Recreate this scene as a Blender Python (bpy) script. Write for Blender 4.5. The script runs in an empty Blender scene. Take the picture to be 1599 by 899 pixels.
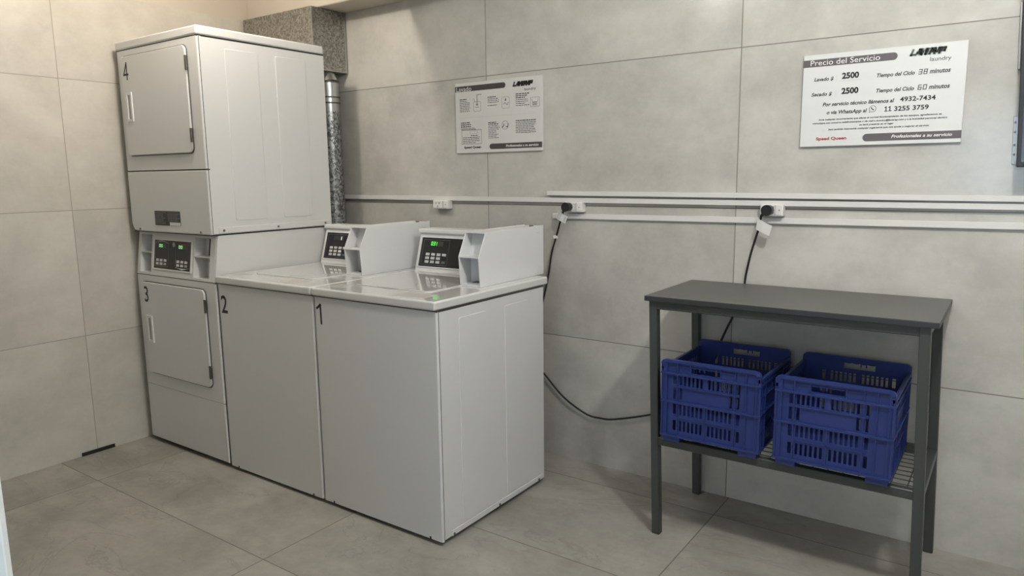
import bpy, bmesh, math, random
from mathutils import Vector, Matrix
random.seed(7)
S = bpy.context.scene
COL = S.collection

# ------------------------------------------------------------------ camera
cam_d = bpy.data.cameras.new('camera')
cam_d.sensor_width = 36.0
cam_d.lens = 1119.26 * 36.0 / 1599.0
cam_d.clip_start = 0.05
cam = bpy.data.objects.new('camera', cam_d)
COL.objects.link(cam)
R_ = Vector((0.8178187, 0.57534206, -0.01241317))
U_ = Vector((-0.07945836, 0.13425702, 0.98775575))
F_ = Vector((-0.56996399, 0.80681879, -0.15551363))
m4 = Matrix((R_, U_, -F_)).transposed().to_4x4()
m4.translation = Vector((3.6684, -2.8172, 1.3394))
cam.matrix_world = m4
S.camera = cam

# ------------------------------------------------------------------ world, exposure
w_ = bpy.data.worlds.new('world')
S.world = w_
w_.use_nodes = True
w_.node_tree.nodes['Background'].inputs[0].default_value = (0.55, 0.6, 0.7, 1)
w_.node_tree.nodes['Background'].inputs[1].default_value = 0.3
S.view_settings.view_transform = 'Standard'
S.view_settings.look = 'None'
S.view_settings.exposure = 0.10
S.view_settings.gamma = 1.0
S.view_settings.use_curve_mapping = False

# lamps: (x, y, z, watts, radius, colour)
LAMPS = [
    (0.96, -1.17, 2.455, 23.0, 0.035, (1.0, 0.91, 0.80)),
    (2.15, -1.50, 2.47, 14.0, 0.10, (1.0, 0.97, 0.91)),
    (3.70, -1.42, 2.47, 66.0, 0.07, (1.0, 0.99, 0.955)),
]
WINDOW_STRENGTH = 10.0

# ------------------------------------------------------------------ materials
def new_mat(name):
    m = bpy.data.materials.new(name)
    m.use_nodes = True
    nt = m.node_tree
    return m, nt, nt.nodes['Principled BSDF']

def plain(name, rgb, rough=0.5, metal=0.0, noise=0.0, nscale=30.0, spec=0.5, coat=0.0, bump=0.0):
    m, nt, b = new_mat(name)
    b.inputs['Base Color'].default_value = (*rgb, 1)
    b.inputs['Roughness'].default_value = rough
    b.inputs['Metallic'].default_value = metal
    b.inputs['Specular IOR Level'].default_value = spec
    b.inputs['Coat Weight'].default_value = coat
    b.inputs['Coat Roughness'].default_value = 0.03
    if noise or bump:
        tc = nt.nodes.new('ShaderNodeTexCoord')
        nz = nt.nodes.new('ShaderNodeTexNoise')
        nz.inputs['Scale'].default_value = nscale
        nz.inputs['Detail'].default_value = 5
        nt.links.new(tc.outputs['Object'], nz.inputs['Vector'])
        if noise:
            mx = nt.nodes.new('ShaderNodeMix'); mx.data_type = 'RGBA'
            mx.inputs['A'].default_value = (*[c * (1 - noise) for c in rgb], 1)
            mx.inputs['B'].default_value = (*[min(1, c * (1 + noise)) for c in rgb], 1)
            nt.links.new(nz.outputs['Fac'], mx.inputs['Factor'])
            nt.links.new(mx.outputs['Result'], b.inputs['Base Color'])
        if bump:
            bp = nt.nodes.new('ShaderNodeBump')
            bp.inputs['Strength'].default_value = bump
            bp.inputs['Distance'].default_value = 0.002
            nt.links.new(nz.outputs['Fac'], bp.inputs['Height'])
            nt.links.new(bp.outputs['Normal'], b.inputs['Normal'])
    return m

def glow(name, rgb, strength):
    m, nt, b = new_mat(name)
    b.inputs['Base Color'].default_value = (*rgb, 1)
    b.inputs['Emission Color'].default_value = (*rgb, 1)
    b.inputs['Emission Strength'].default_value = strength
    return m

def tiles(name, axu, u0, w, axv, v0, h, ca, cb, joint, jw, rough, stone=False):
    """big porcelain tiles: mottled cement look, thin joints, tone changing a little per tile"""
    m, nt, b = new_mat(name)
    N, L = nt.nodes, nt.links
    tc = N.new('ShaderNodeTexCoord')
    sep = N.new('ShaderNodeSeparateXYZ'); L.new(tc.outputs['Object'], sep.inputs[0])
    def mth(op, a, bb=None, c=None):
        n = N.new('ShaderNodeMath'); n.operation = op
        for i, q in enumerate((a, bb, c)):
            if q is None: continue
            if isinstance(q, (int, float)): n.inputs[i].default_value = q
            else: L.new(q, n.inputs[i])
        return n.outputs[0]
    def cell(ax, o, s):
        t = mth('DIVIDE', mth('SUBTRACT', sep.outputs[ax], o), s)
        fr = mth('SUBTRACT', t, mth('FLOOR', t))
        d = mth('MULTIPLY', mth('SUBTRACT', 0.5, mth('ABSOLUTE', mth('SUBTRACT', fr, 0.5))), s)
        return mth('FLOOR', t), d
    iu, du = cell(axu, u0, w)
    iv, dv = cell(axv, v0, h)
    d = mth('MINIMUM', du, dv)
    mr = N.new('ShaderNodeMapRange'); mr.interpolation_type = 'SMOOTHSTEP'
    mr.inputs['From Min'].default_value = jw * 0.5; mr.inputs['From Max'].default_value = jw * 1.1
    mr.inputs['To Min'].default_value = 1; mr.inputs['To Max'].default_value = 0
    L.new(d, mr.inputs['Value'])
    cv = N.new('ShaderNodeCombineXYZ'); L.new(iu, cv.inputs[0]); L.new(iv, cv.inputs[1])
    wn = N.new('ShaderNodeTexWhiteNoise'); wn.noise_dimensions = '3D'; L.new(cv.outputs[0], wn.inputs['Vector'])
    # each tile has its own piece of pattern
    off = N.new('ShaderNodeVectorMath'); off.operation = 'SCALE'; off.inputs['Scale'].default_value = 7.0
    L.new(wn.outputs['Color'], off.inputs[0])
    ad = N.new('ShaderNodeVectorMath'); L.new(tc.outputs['Object'], ad.inputs[0]); L.new(off.outputs[0], ad.inputs[1])
    def noise(scale, detail, rough_, dist=0.0, stretch=None):
        n = N.new('ShaderNodeTexNoise'); n.inputs['Scale'].default_value = scale
        n.inputs['Detail'].default_value = detail; n.inputs['Roughness'].default_value = rough_
        n.inputs['Distortion'].default_value = dist
        if stretch:
            mp = N.new('ShaderNodeMapping'); mp.inputs['Scale'].default_value = stretch
            L.new(ad.outputs[0], mp.inputs[0]); L.new(mp.outputs[0], n.inputs['Vector'])
        else:
            L.new(ad.outputs[0], n.inputs['Vector'])
        return n.outputs['Fac']
    n1 = noise(1.7, 8, 0.62, 0.4)
    n2 = noise(9.0, 6, 0.7)
    n3 = noise(3.0, 5, 0.6, 0.2, (1.3, 1.3, 2.6) if not stone else (1.2, 2.6, 1))
    n4 = mth('ADD', mth('MULTIPLY', n3, 0.7), mth('MULTIPLY', noise(38.0, 4, 0.7), 0.3))
    f = mth('ADD', mth('MULTIPLY', n1, 0.55), mth('ADD', mth('MULTIPLY', n2, 0.22), mth('MULTIPLY', n4, 0.33)))
    cr = N.new('ShaderNodeMapRange'); cr.inputs['From Min'].default_value = 0.44; cr.inputs['From Max'].default_value = 0.645
    L.new(f, cr.inputs['Value'])
    mx = N.new('ShaderNodeMix'); mx.data_type = 'RGBA'
    mx.inputs['A'].default_value = (*ca, 1); mx.inputs['B'].default_value = (*cb, 1)
    L.new(cr.outputs[0], mx.inputs['Factor'])
    col = mx.outputs['Result']
    def blend(col, fac, rgb):
        q = N.new('ShaderNodeMix'); q.data_type = 'RGBA'
        L.new(col, q.inputs['A']); q.inputs['B'].default_value = (*rgb, 1); L.new(fac, q.inputs['Factor'])
        return q.outputs['Result']
    if stone:
        # cleft edges and veins of a slate print
        v = noise(1.3, 7, 0.55, 1.0, (0.75, 1.9, 1))
        band = mth('ABSOLUTE', mth('SUBTRACT', v, 0.52))
        ms = N.new('ShaderNodeMapRange'); ms.inputs['From Max'].default_value = 0.006
        ms.inputs['To Min'].default_value = 0.30; ms.inputs['To Max'].default_value = 0.0
        L.new(band, ms.inputs['Value'])
        col = blend(col, ms.outputs[0], (0.12, 0.11, 0.095))
        st = N.new('ShaderNodeMapRange'); st.inputs['From Min'].default_value = 0.515; st.inputs['From Max'].default_value = 0.60
        st.inputs['To Max'].default_value = 0.22
        L.new(v, st.inputs['Value'])
        col = blend(col, st.outputs[0], (0.44, 0.42, 0.375))
        sp = noise(26, 3, 0.6, 1.5, (1, 2.0, 1))
        sm = N.new('ShaderNodeMapRange'); sm.inputs['From Min'].default_value = 0.68; sm.inputs['From Max'].default_value = 0.74
        sm.inputs['To Max'].default_value = 0.4
        L.new(sp, sm.inputs['Value'])
        col = blend(col, sm.outputs[0], (0.10, 0.09, 0.08))
    # per tile tone
    hv = N.new('ShaderNodeHueSaturation')
    L.new(col, hv.inputs['Color'])
    L.new(mth('ADD', mth('MULTIPLY', wn.outputs['Value'], 0.10), 0.95), hv.inputs['Value'])
    col = blend(hv.outputs[0], mr.outputs[0], joint)
    L.new(col, b.inputs['Base Color'])
    rr = N.new('ShaderNodeMapRange'); rr.inputs['To Min'].default_value = rough; rr.inputs['To Max'].default_value = rough + 0.16
    L.new(n2, rr.inputs['Value']); L.new(rr.outputs[0], b.inputs['Roughness'])
    bp = N.new('ShaderNodeBump'); bp.inputs['Strength'].default_value = 0.09 if not stone else 0.25; bp.inputs['Distance'].default_value = 0.002
    L.new(mth('SUBTRACT', mth('MULTIPLY', n2, 0.25), mr.outputs[0]), bp.inputs['Height'])
    L.new(bp.outputs['Normal'], b.inputs['Normal'])
    return m

def spangle(name, ca, cb, scale, rough):
    m, nt, b = new_mat(name)
    N, L = nt.nodes, nt.links
    tc = N.new('ShaderNodeTexCoord')
    nz = N.new('ShaderNodeTexNoise'); nz.inputs['Scale'].default_value = scale * 0.55; nz.inputs['Detail'].default_value = 3
    nz.inputs['Distortion'].default_value = 1.8
    vo = N.new('ShaderNodeTexVoronoi'); vo.inputs['Scale'].default_value = scale
    L.new(tc.outputs['Object'], nz.inputs['Vector'])
    ad = N.new('ShaderNodeVectorMath'); ad.operation = 'MULTIPLY_ADD'
    L.new(nz.outputs['Color'], ad.inputs[0]); ad.inputs[1].default_value = (0.03, 0.03, 0.03)
    L.new(tc.outputs['Object'], ad.inputs[2]); L.new(ad.outputs[0], vo.inputs['Vector'])
    r = N.new('ShaderNodeValToRGB')
    r.color_ramp.elements[0].position = 0.22; r.color_ramp.elements[0].color = (*ca, 1)
    r.color_ramp.elements[1].position = 0.8; r.color_ramp.elements[1].color = (*cb, 1)
    sx = N.new('ShaderNodeSeparateColor'); L.new(vo.outputs['Color'], sx.inputs[0])
    L.new(sx.outputs[0], r.inputs[0])
    L.new(r.outputs[0], b.inputs['Base Color'])
    b.inputs['Metallic'].default_value = 0.6
    b.inputs['Roughness'].default_value = rough
    return m

TZ = 2.218
M = {}
M['wall_back'] = tiles('cement_tile_back', 'X', 1.544, 1.2146, 'Z', 1.8065, 0.6068, (0.405, 0.392, 0.358), (0.545, 0.535, 0.492), (0.19, 0.175, 0.15), 0.0022, 0.12)
M['wall_left'] = tiles('cement_tile_left', 'Y', -1.2273, 1.2146, 'Z', 1.8065, 0.6068, (0.43, 0.41, 0.367), (0.55, 0.53, 0.478), (0.27, 0.245, 0.205), 0.0021, 0.30)
M['floor'] = tiles('stone_tile', 'X', 1.568, 1.206, 'Y', -1.398, 0.606, (0.215, 0.204, 0.181), (0.350, 0.334, 0.299), (0.125, 0.115, 0.098), 0.0026, 0.42, True)
M['plaster'] = plain('painted_plaster', (0.54, 0.49, 0.42), 0.8, noise=0.06, nscale=6, bump=0.15)
M['fill_wall'] = plain('white_fill_paint', (0.76, 0.75, 0.72), 0.8, noise=0.03, nscale=4)  # unseen walls made white to bounce fill light
M['ceiling'] = plain('ceiling_paint', (0.80, 0.79, 0.75), 0.85, noise=0.03, nscale=4)
M['enamel'] = plain('white_enamel', (0.60, 0.603, 0.597), 0.30, noise=0.015, nscale=3)
M['front_enamel'] = plain('white_enamel_front', (0.60, 0.603, 0.597), 0.36, noise=0.015, nscale=3)
M['top_enamel'] = plain('glossy_enamel', (0.60, 0.60, 0.585), 0.05, noise=0.01, nscale=3, coat=0.6, spec=0.5)
M['coin_steel'] = plain('white_coated_steel', (0.66, 0.665, 0.665), 0.33, noise=0.01, nscale=3)
M['black'] = plain('black_plastic', (0.012, 0.012, 0.013), 0.35)
M['rubber'] = plain('black_rubber', (0.010, 0.010, 0.010), 0.55)
M['glossblack'] = plain('black_overlay', (0.011, 0.011, 0.012), 0.22)
M['outline'] = plain('grey_print', (0.16, 0.16, 0.17), 0.5)
M['key'] = plain('grey_key', (0.50, 0.50, 0.49), 0.45)
M['key_green'] = plain('dull_green_key', (0.07, 0.10, 0.10), 0.45)
M['ink'] = plain('black_ink', (0.012, 0.012, 0.012), 0.5)
M['print'] = plain('dark_print', (0.035, 0.035, 0.037), 0.55)
M['greyprint'] = plain('grey_line_print', (0.30, 0.30, 0.29), 0.55)
M['paleprint'] = plain('pale_line_print', (0.52, 0.515, 0.50), 0.55)
M['band'] = plain('grey_violet_band', (0.105, 0.092, 0.098), 0.45)
M['band_dark'] = plain('dark_band', (0.055, 0.050, 0.050), 0.45)
M['white_print'] = plain('white_print', (0.75, 0.75, 0.74), 0.5)
M['red_print'] = plain('red_print', (0.33, 0.035, 0.035), 0.5)
M['logo_glow'] = plain('logo_grey_green', (0.23, 0.28, 0.25), 0.5)
M['board'] = plain('white_board', (0.65, 0.66, 0.65), 0.35)
M['board_grey'] = plain('pale_grey_board', (0.60, 0.595, 0.575), 0.38)
M['decal'] = plain('warm_grey_decal', (0.60, 0.56, 0.52), 0.18)
M['pvc'] = plain('white_pvc', (0.66, 0.65, 0.63), 0.4, noise=0.02, nscale=8)
M['outlet'] = plain('outlet_plastic', (0.72, 0.71, 0.68), 0.35)
M['paper'] = plain('paper_tag', (0.68, 0.675, 0.655), 0.6)
M['zinc'] = spangle('spangled_zinc', (0.15, 0.148, 0.132), (0.36, 0.352, 0.315), 135, 0.42)
M['zinc_pipe'] = spangle('spangled_pipe', (0.10, 0.105, 0.105), (0.42, 0.43, 0.42), 95, 0.33)
M['zinc_bright'] = plain('bright_zinc', (0.42, 0.43, 0.42), 0.28, metal=0.85, noise=0.1, nscale=40)
M['dark_steel'] = plain('dark_hinge_steel', (0.10, 0.095, 0.085), 0.4, metal=0.6)
M['screw'] = plain('screw_steel', (0.17, 0.165, 0.155), 0.4, metal=0.6)
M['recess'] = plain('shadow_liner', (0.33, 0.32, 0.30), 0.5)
M['table_paint'] = plain('grey_powder_paint', (0.047, 0.051, 0.049), 0.40, noise=0.05, nscale=60)
M['table_top'] = plain('grey_laminate', (0.080, 0.080, 0.075), 0.38, noise=0.06, nscale=90)
M['table_edge'] = plain('dark_edge_band', (0.028, 0.030, 0.033), 0.42)
M['wire'] = plain('dark_wire', (0.06, 0.06, 0.055), 0.45)
M['crate'] = plain('blue_crate_plastic', (0.018, 0.034, 0.155), 0.30, noise=0.08, nscale=8)
M['door'] = plain('white_door_paint', (0.86, 0.93, 0.98), 0.4)
M['metal'] = plain('bracket_steel', (0.42, 0.42, 0.41), 0.35, metal=0.7)
M['led'] = glow('green_led', (0.08, 1.0, 0.05), 0.8)
M['led_pale'] = glow('pale_green_led', (0.35, 0.85, 0.38), 0.55)
M['led_dim'] = plain('unlit_display', (0.035, 0.037, 0.036), 0.3)
M['led_white'] = glow('white_led', (0.8, 0.85, 0.8), 0.5)
M['lamp'] = glow('lamp_glass', (1.0, 0.95, 0.85), 4.0)
M['daylight'] = glow('daylight_pane', (0.62, 0.80, 1.0), WINDOW_STRENGTH)

# ------------------------------------------------------------------ mesh helpers
class B:
    def __init__(s): s.bm = bmesh.new()
    def take(s, other, mat=None):
        me = bpy.data.meshes.new('tmp'); other.to_mesh(me); other.free()
        if mat is not None: me.transform(mat)
        s.bm.from_mesh(me); bpy.data.meshes.remove(me)
        return s
    def box(s, a, b, bevel=0.0, seg=2, edges=None, mat=None):
        t = bmesh.new()
        vs = [t.verts.new((x, y, z)) for x in (a[0], b[0]) for y in (a[1], b[1]) for z in (a[2], b[2])]
        for q in ((0, 1, 3, 2), (4, 6, 7, 5), (0, 4, 5, 1), (2, 3, 7, 6), (0, 2, 6, 4), (1, 5, 7, 3)):
            t.faces.new([vs[i] for i in q])
        bmesh.ops.recalc_face_normals(t, faces=t.faces)
        if bevel:
            es = [e for e in t.edges if edges is None or edges(e.verts[0].co, e.verts[1].co)]
            bmesh.ops.bevel(t, geom=es, offset=bevel, segments=seg, affect='EDGES', profile=0.5)
        return s.take(t, mat)
    def prism(s, poly, axis, a, b, bevel=0.0, seg=2, mat=None):
        """poly of 2D points extruded along axis from a to b (other axes in xyz order)"""
        t = bmesh.new()
        def P(p, w):
            q = list(p); q.insert(axis, w); return q
        v0 = [t.verts.new(P(p, a)) for p in poly]
        v1 = [t.verts.new(P(p, b)) for p in poly]
        n = len(poly)
        t.faces.new(v0); t.faces.new(v1)
        for i in range(n): t.faces.new((v0[i], v0[(i + 1) % n], v1[(i + 1) % n], v1[i]))
        bmesh.ops.recalc_face_normals(t, faces=t.faces)
        if bevel: bmesh.ops.bevel(t, geom=t.edges[:], offset=bevel, segments=seg, affect='EDGES', profile=0.5)
        return s.take(t, mat)
    def cyl(s, c, r, axis, a, b, n=24, r2=None, mat=None):
        t = bmesh.new()
        def ring(rad, w):
            o = []
            for i in range(n):
                q = [c[0] + rad * math.cos(2 * math.pi * i / n), c[1] + rad * math.sin(2 * math.pi * i / n)]
                q.insert(axis, w); o.append(t.verts.new(q))
            return o
        r0 = ring(r, a); r1 = ring(r if r2 is None else r2, b)
        t.faces.new(r0); t.faces.new(r1)
        for i in range(n): t.faces.new((r0[i], r0[(i + 1) % n], r1[(i + 1) % n], r1[i]))
        bmesh.ops.recalc_face_normals(t, faces=t.faces)
        return s.take(t, mat)
    def tube(s, pts, r, n=10, sub=6, radii=None):
        P = [Vector(p) for p in pts]
        if sub > 1:
            Q = []
            for i in range(len(P) - 1):
                p0 = P[max(i - 1, 0)]; p1 = P[i]; p2 = P[i + 1]; p3 = P[min(i + 2, len(P) - 1)]
                for k in range(sub):
                    t = k / sub
                    Q.append(0.5 * ((2 * p1) + (p2 - p0) * t + (2 * p0 - 5 * p1 + 4 * p2 - p3) * t * t + (3 * p1 - p0 - 3 * p2 + p3) * t ** 3))
            Q.append(P[-1]); P = Q
        t = bmesh.new(); rings = []
        up = Vector((0.123, 0.456, 0.88)).normalized()
        for i, p in enumerate(P):
            d = (P[min(i + 1, len(P) - 1)] - P[max(i - 1, 0)]).normalized()
            a = d.cross(up).normalized(); b = a.cross(d).normalized(); up = b
            rr = r if radii is None else radii[i]
            rings.append([t.verts.new(p + rr * (math.cos(2 * math.pi * k / n) * a + math.sin(2 * math.pi * k / n) * b)) for k in range(n)])
        t.faces.new(rings[0]); t.faces.new(rings[-1])
        for q, w in zip(rings, rings[1:]):
            for k in range(n): t.faces.new((q[k], q[(k + 1) % n], w[(k + 1) % n], w[k]))
        bmesh.ops.recalc_face_normals(t, faces=t.faces)
        return s.take(t)
    def grid(s, us, vs, hole, th, f):
        """slab in (u, v) with rectangular cells left out; f(u, v, w) -> xyz, w from 0 to th"""
        t = bmesh.new(); nu, nv = len(us) - 1, len(vs) - 1
        vert = {}
        def V(i, j, k):
            if (i, j, k) not in vert: vert[i, j, k] = t.verts.new(f(us[i], vs[j], th * k))
            return vert[i, j, k]
        sol = lambda i, j: 0 <= i < nu and 0 <= j < nv and not hole((us[i] + us[i + 1]) / 2, (vs[j] + vs[j + 1]) / 2)
        for i in range(nu):
            for j in range(nv):
                if not sol(i, j): continue
                t.faces.new((V(i, j, 0), V(i + 1, j, 0), V(i + 1, j + 1, 0), V(i, j + 1, 0)))
                t.faces.new((V(i, j, 1), V(i, j + 1, 1), V(i + 1, j + 1, 1), V(i + 1, j, 1)))
                if not sol(i - 1, j): t.faces.new((V(i, j, 0), V(i, j + 1, 0), V(i, j + 1, 1), V(i, j, 1)))
                if not sol(i + 1, j): t.faces.new((V(i + 1, j, 0), V(i + 1, j, 1), V(i + 1, j + 1, 1), V(i + 1, j + 1, 0)))
                if not sol(i, j - 1): t.faces.new((V(i, j, 0), V(i, j, 1), V(i + 1, j, 1), V(i + 1, j, 0)))
                if not sol(i, j + 1): t.faces.new((V(i, j + 1, 0), V(i + 1, j + 1, 0), V(i + 1, j + 1, 1), V(i, j + 1, 1)))
        bmesh.ops.recalc_face_normals(t, faces=t.faces)
        return s.take(t)
    def obj(s, name, mat, parent=None, angle=35, loc=None):
        me = bpy.data.meshes.new(name)
        bmesh.ops.remove_doubles(s.bm, verts=s.bm.verts, dist=1e-6)
        s.bm.to_mesh(me); s.bm.free()
        for p in me.polygons: p.use_smooth = True
        me.set_sharp_from_angle(angle=math.radians(angle))
        me.materials.append(M[mat] if isinstance(mat, str) else mat)
        o = bpy.data.objects.new(name, me); COL.objects.link(o)
        wn = o.modifiers.new('weighted_normals', 'WEIGHTED_NORMAL'); wn.keep_sharp = True; wn.weight = 100
        if parent is not None: o.parent = parent
        if loc is not None: o.location = loc
        return o

def round_rect(x0, z0, x1, z1, r, n=6, corners=(1, 1, 1, 1)):
    """corners: bottom left, bottom right, top right, top left"""
    pts = []
    for k, (cx, cz, a0) in enumerate(((x0 + r, z0 + r, 180), (x1 - r, z0 + r, 270), (x1 - r, z1 - r, 0), (x0 + r, z1 - r, 90))):
        if not corners[k]:
            pts.append(((x0, x1, x1, x0)[k], (z0, z0, z1, z1)[k])); continue
        for i in range(n + 1):
            a = math.radians(a0 + 90 * i / n)
            pts.append((cx + r * math.cos(a), cz + r * math.sin(a)))
    return pts

def thing(name, label, cat, loc, group=None, rz=0.0):
    o = bpy.data.objects.new(name, None); COL.objects.link(o)
    o.empty_display_size = 0.1
    o.location = loc; o.rotation_euler = (0, 0, rz)
    return tag(o, label, cat, group)
def tag(o, label, cat, group=None):
    o['label'] = label; o['category'] = cat
    if group: o['group'] = group
    return o
def struct(b, name, mat):
    o = b.obj(name, mat); o['kind'] = 'structure'; return o
def part_label(o, s): o['label'] = s; return o

_txt = {}
def glyphs(txt, bold=0.0, shear=0.0):
    k = (txt, bold, shear)
    if k not in _txt:
        c = bpy.data.curves.new('t', 'FONT'); c.body = txt; c.offset = bold; c.shear = shear
        c.resolution_u = 3
        o = bpy.data.objects.new('t', c); COL.objects.link(o)
        bpy.context.view_layer.update()
        dg = bpy.context.evaluated_depsgraph_get()
        me = bpy.data.meshes.new_from_object(o.evaluated_get(dg))
        bpy.data.objects.remove(o); bpy.data.curves.remove(c)
        _txt[k] = me
    return _txt[k]

CAP = 0.73
def text(b, txt, x0, x1, zb, cap, f, bold=0.0, shear=0.0):
    """flat lettering: ink from x0 to x1, baseline zb, capital height cap; f(u, v) -> xyz"""
    me = glyphs(txt, bold, shear)
    xs = [v.co.x for v in me.vertices]
    a, c = min(xs), max(xs)
    caph = max(v.co.y for v in glyphs('H', bold).vertices) - (-bold)
    t = bmesh.new(); t.from_mesh(me)
    for v in t.verts:
        u = x0 + (v.co.x - a) / (c - a) * (x1 - x0); w = zb + (v.co.y) / caph * cap
        v.co = f(u, w)
    b.take(t)

SEG = {'0': 'abcdef', '1': 'bc', '2': 'abged', '3': 'abgcd', '6': 'afgecd', '8': 'abcdefg', '5': 'afgcd'}
def seven(b, s, x0, x1, zb, h, th, f, slant=0.12):
    n = len(s); wd = (x1 - x0) / n; cw = wd * 0.72
    def q(pts):
        t = bmesh.new(); t.faces.new([t.verts.new(f(u + slant * (v - zb), v)) for u, v in pts]); b.take(t)
    for i, ch in enumerate(s):
        L0 = x0 + i * wd + (wd - cw) / 2; R0 = L0 + cw
        for g in SEG[ch]:
            if g in 'agd':
                v = {'a': zb + h - th, 'g': zb + h / 2 - th / 2, 'd': zb}[g]
                q(((L0, v), (R0, v), (R0, v + th), (L0, v + th)))
            else:
                x = L0 if g in 'fe' else R0 - th
                v0, v1 = (zb + h / 2, zb + h) if g in 'fb' else (zb, zb + h / 2)
                q(((x, v0), (x + th, v0), (x + th, v1), (x, v1)))

def lines(b, x0, x1, z0, z1, n, h, f, seed, bold=0):
    """printed lines too small to read"""
    r = random.Random(seed)
    for i in range(n):
        z = z1 - (z1 - z0) * i / max(1, n - 1)
        x = x0; end = x1 - (x1 - x0) * r.choice((0, 0.05, 0.12, 0.3))
        hh = h * (1.5 if i < bold else 1)
        while x < end - 0.002:
            w = min(r.uniform(0.006, 0.02), end - x)
            t = bmesh.new()
            t.faces.new([t.verts.new(f(u, v)) for u, v in ((x, z), (x + w, z), (x + w, z + hh), (x, z + hh))]); b.take(t)
            x += w + 0.0022
def stroke(b, pts, th, f, closed=False):
    P = [Vector(p) for p in pts]
    if closed: P.append(P[0])
    for p, q in zip(P, P[1:]):
        d = (q - p)
        if d.length < 1e-7: continue
        d.normalize(); n = Vector((-d.y, d.x)) * th / 2; e = d * th / 2
        t = bmesh.new()
        t.faces.new([t.verts.new(f(*v)) for v in (p - e - n, q + e - n, q + e + n, p - e + n)]); b.take(t)
LOGO = {'L': [[(0, 1), (0, 0), (0.85, 0)]], 'A': [[(0, 0), (0.55, 1), (0.95, 1), (0.95, 0)], [(0.3, 0.38), (0.95, 0.38)]],
        'V': [[(0, 1), (0.25, 0), (0.9, 1)]], 'E': [[(0.95, 1), (0, 1), (0, 0), (0.9, 0)], [(0, 0.5), (0.75, 0.5)]],
        'R': [[(0, 0), (0, 1), (0.85, 1), (0.9, 0.5), (0.1, 0.5)], [(0.35, 0.5), (0.95, 0)]], 'P': [[(0, 0), (0, 1), (0.9, 1), (0.95, 0.45), (0.1, 0.45)]]}
def logo(b, txt, x0, x1, zb, h, th, f, slant=0.38):
    w = (x1 - x0 - slant * h) / len(txt)
    for i, ch in enumerate(txt):
        for st in LOGO[ch]:
            stroke(b, [(x0 + i * w + 0.08 * w + p[0] * w * 0.74 + slant * p[1] * h, zb + p[1] * h) for p in st], th, f)
def poly(b, pts, f):
    t = bmesh.new(); t.faces.new([t.verts.new(f(*p)) for p in pts]); b.take(t)

# ------------------------------------------------------------------ room
XR, YF, ZC = 4.9, -4.4, 2.60
BEAM = 2.218
struct(B().box((-0.15, YF - 0.15, -0.12), (XR + 0.15, 0.15, 0)), 'floor', 'floor')
struct(B().box((-0.15, 0, 0), (XR + 0.15, 0.15, ZC)), 'wall_back', 'wall_back')
struct(B().box((-0.15, YF - 0.15, 0), (0, 0, TZ)), 'wall_left', 'wall_left')
struct(B().box((-0.15, YF - 0.15, TZ), (-0.012, 0, ZC)), 'trim_1', 'plaster')
struct(B().box((XR, YF - 0.15, 0), (XR + 0.15, 0, ZC)), 'wall_right', 'fill_wall')
# front wall (behind the camera) with a window opening
WX0, WX1, WZ0, WZ1 = 3.15, 4.05, 1.12, 1.75
fw = B()
fw.grid([-0.012, WX0, WX1, XR], [0, WZ0, WZ1, ZC], lambda u, v: WX0 < u < WX1 and WZ0 < v < WZ1, 0.15, lambda u, v, w: (u, YF - w, v))
struct(fw, 'wall_front', 'fill_wall')
win = B()
win.grid([WX0, WX0 + 0.04, (WX0 + WX1) / 2 - 0.02, (WX0 + WX1) / 2 + 0.02, WX1 - 0.04, WX1], [WZ0, WZ0 + 0.04, WZ1 - 0.04, WZ1],
         lambda u, v: (WX0 + 0.04 < u < (WX0 + WX1) / 2 - 0.02 or (WX0 + WX1) / 2 + 0.02 < u < WX1 - 0.04) and WZ0 + 0.04 < v < WZ1 - 0.04,
         0.05, lambda u, v, w: (u, YF - 0.03 - w, v))
wo = struct(win, 'window_1', 'pvc')
B().box((WX0 + 0.03, YF - 0.075, WZ0 + 0.03), (WX1 - 0.03, YF - 0.065, WZ1 - 0.03)).obj('pane', 'daylight', wo)
struct(B().box((-0.15, YF - 0.15, ZC), (XR + 0.15, 0.15, ZC + 0.12)), 'ceiling', 'ceiling')
# beam along the back wall and the beam crossing it
struct(B().box((-0.012, -0.185, BEAM), (XR, 0, ZC), bevel=0.004, seg=1), 'trim_2', 'plaster')
struct(B().box((1.05, YF, BEAM), (1.32, -0.185, ZC)), 'trim_3', 'plaster')
# door leaf standing open at the near left, only its edge is in view
dv = Vector((-0.45, -0.893)); dn = Vector((0.893, -0.45))
p0 = Vector((2.523, -2.459))
dm = Matrix(((dv.x, dn.x, 0, p0.x), (dv.y, dn.y, 0, p0.y), (0, 0, 1, 0), (0, 0, 0, 1)))
d_o = struct(B().box((0, -0.04, 0.004), (0.80, 0, 2.03), bevel=0.002, seg=1, mat=dm), 'door_1', 'door')
hb = B()
hb.cyl((0.06, 1.02), 0.011, 1, 0.0, 0.045, 12, mat=dm)
hb.box((0.05, 0.036, 1.01), (0.17, 0.052, 1.03), 0.006, 2, mat=dm)
hb.obj('door_handle', 'metal', d_o)

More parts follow.
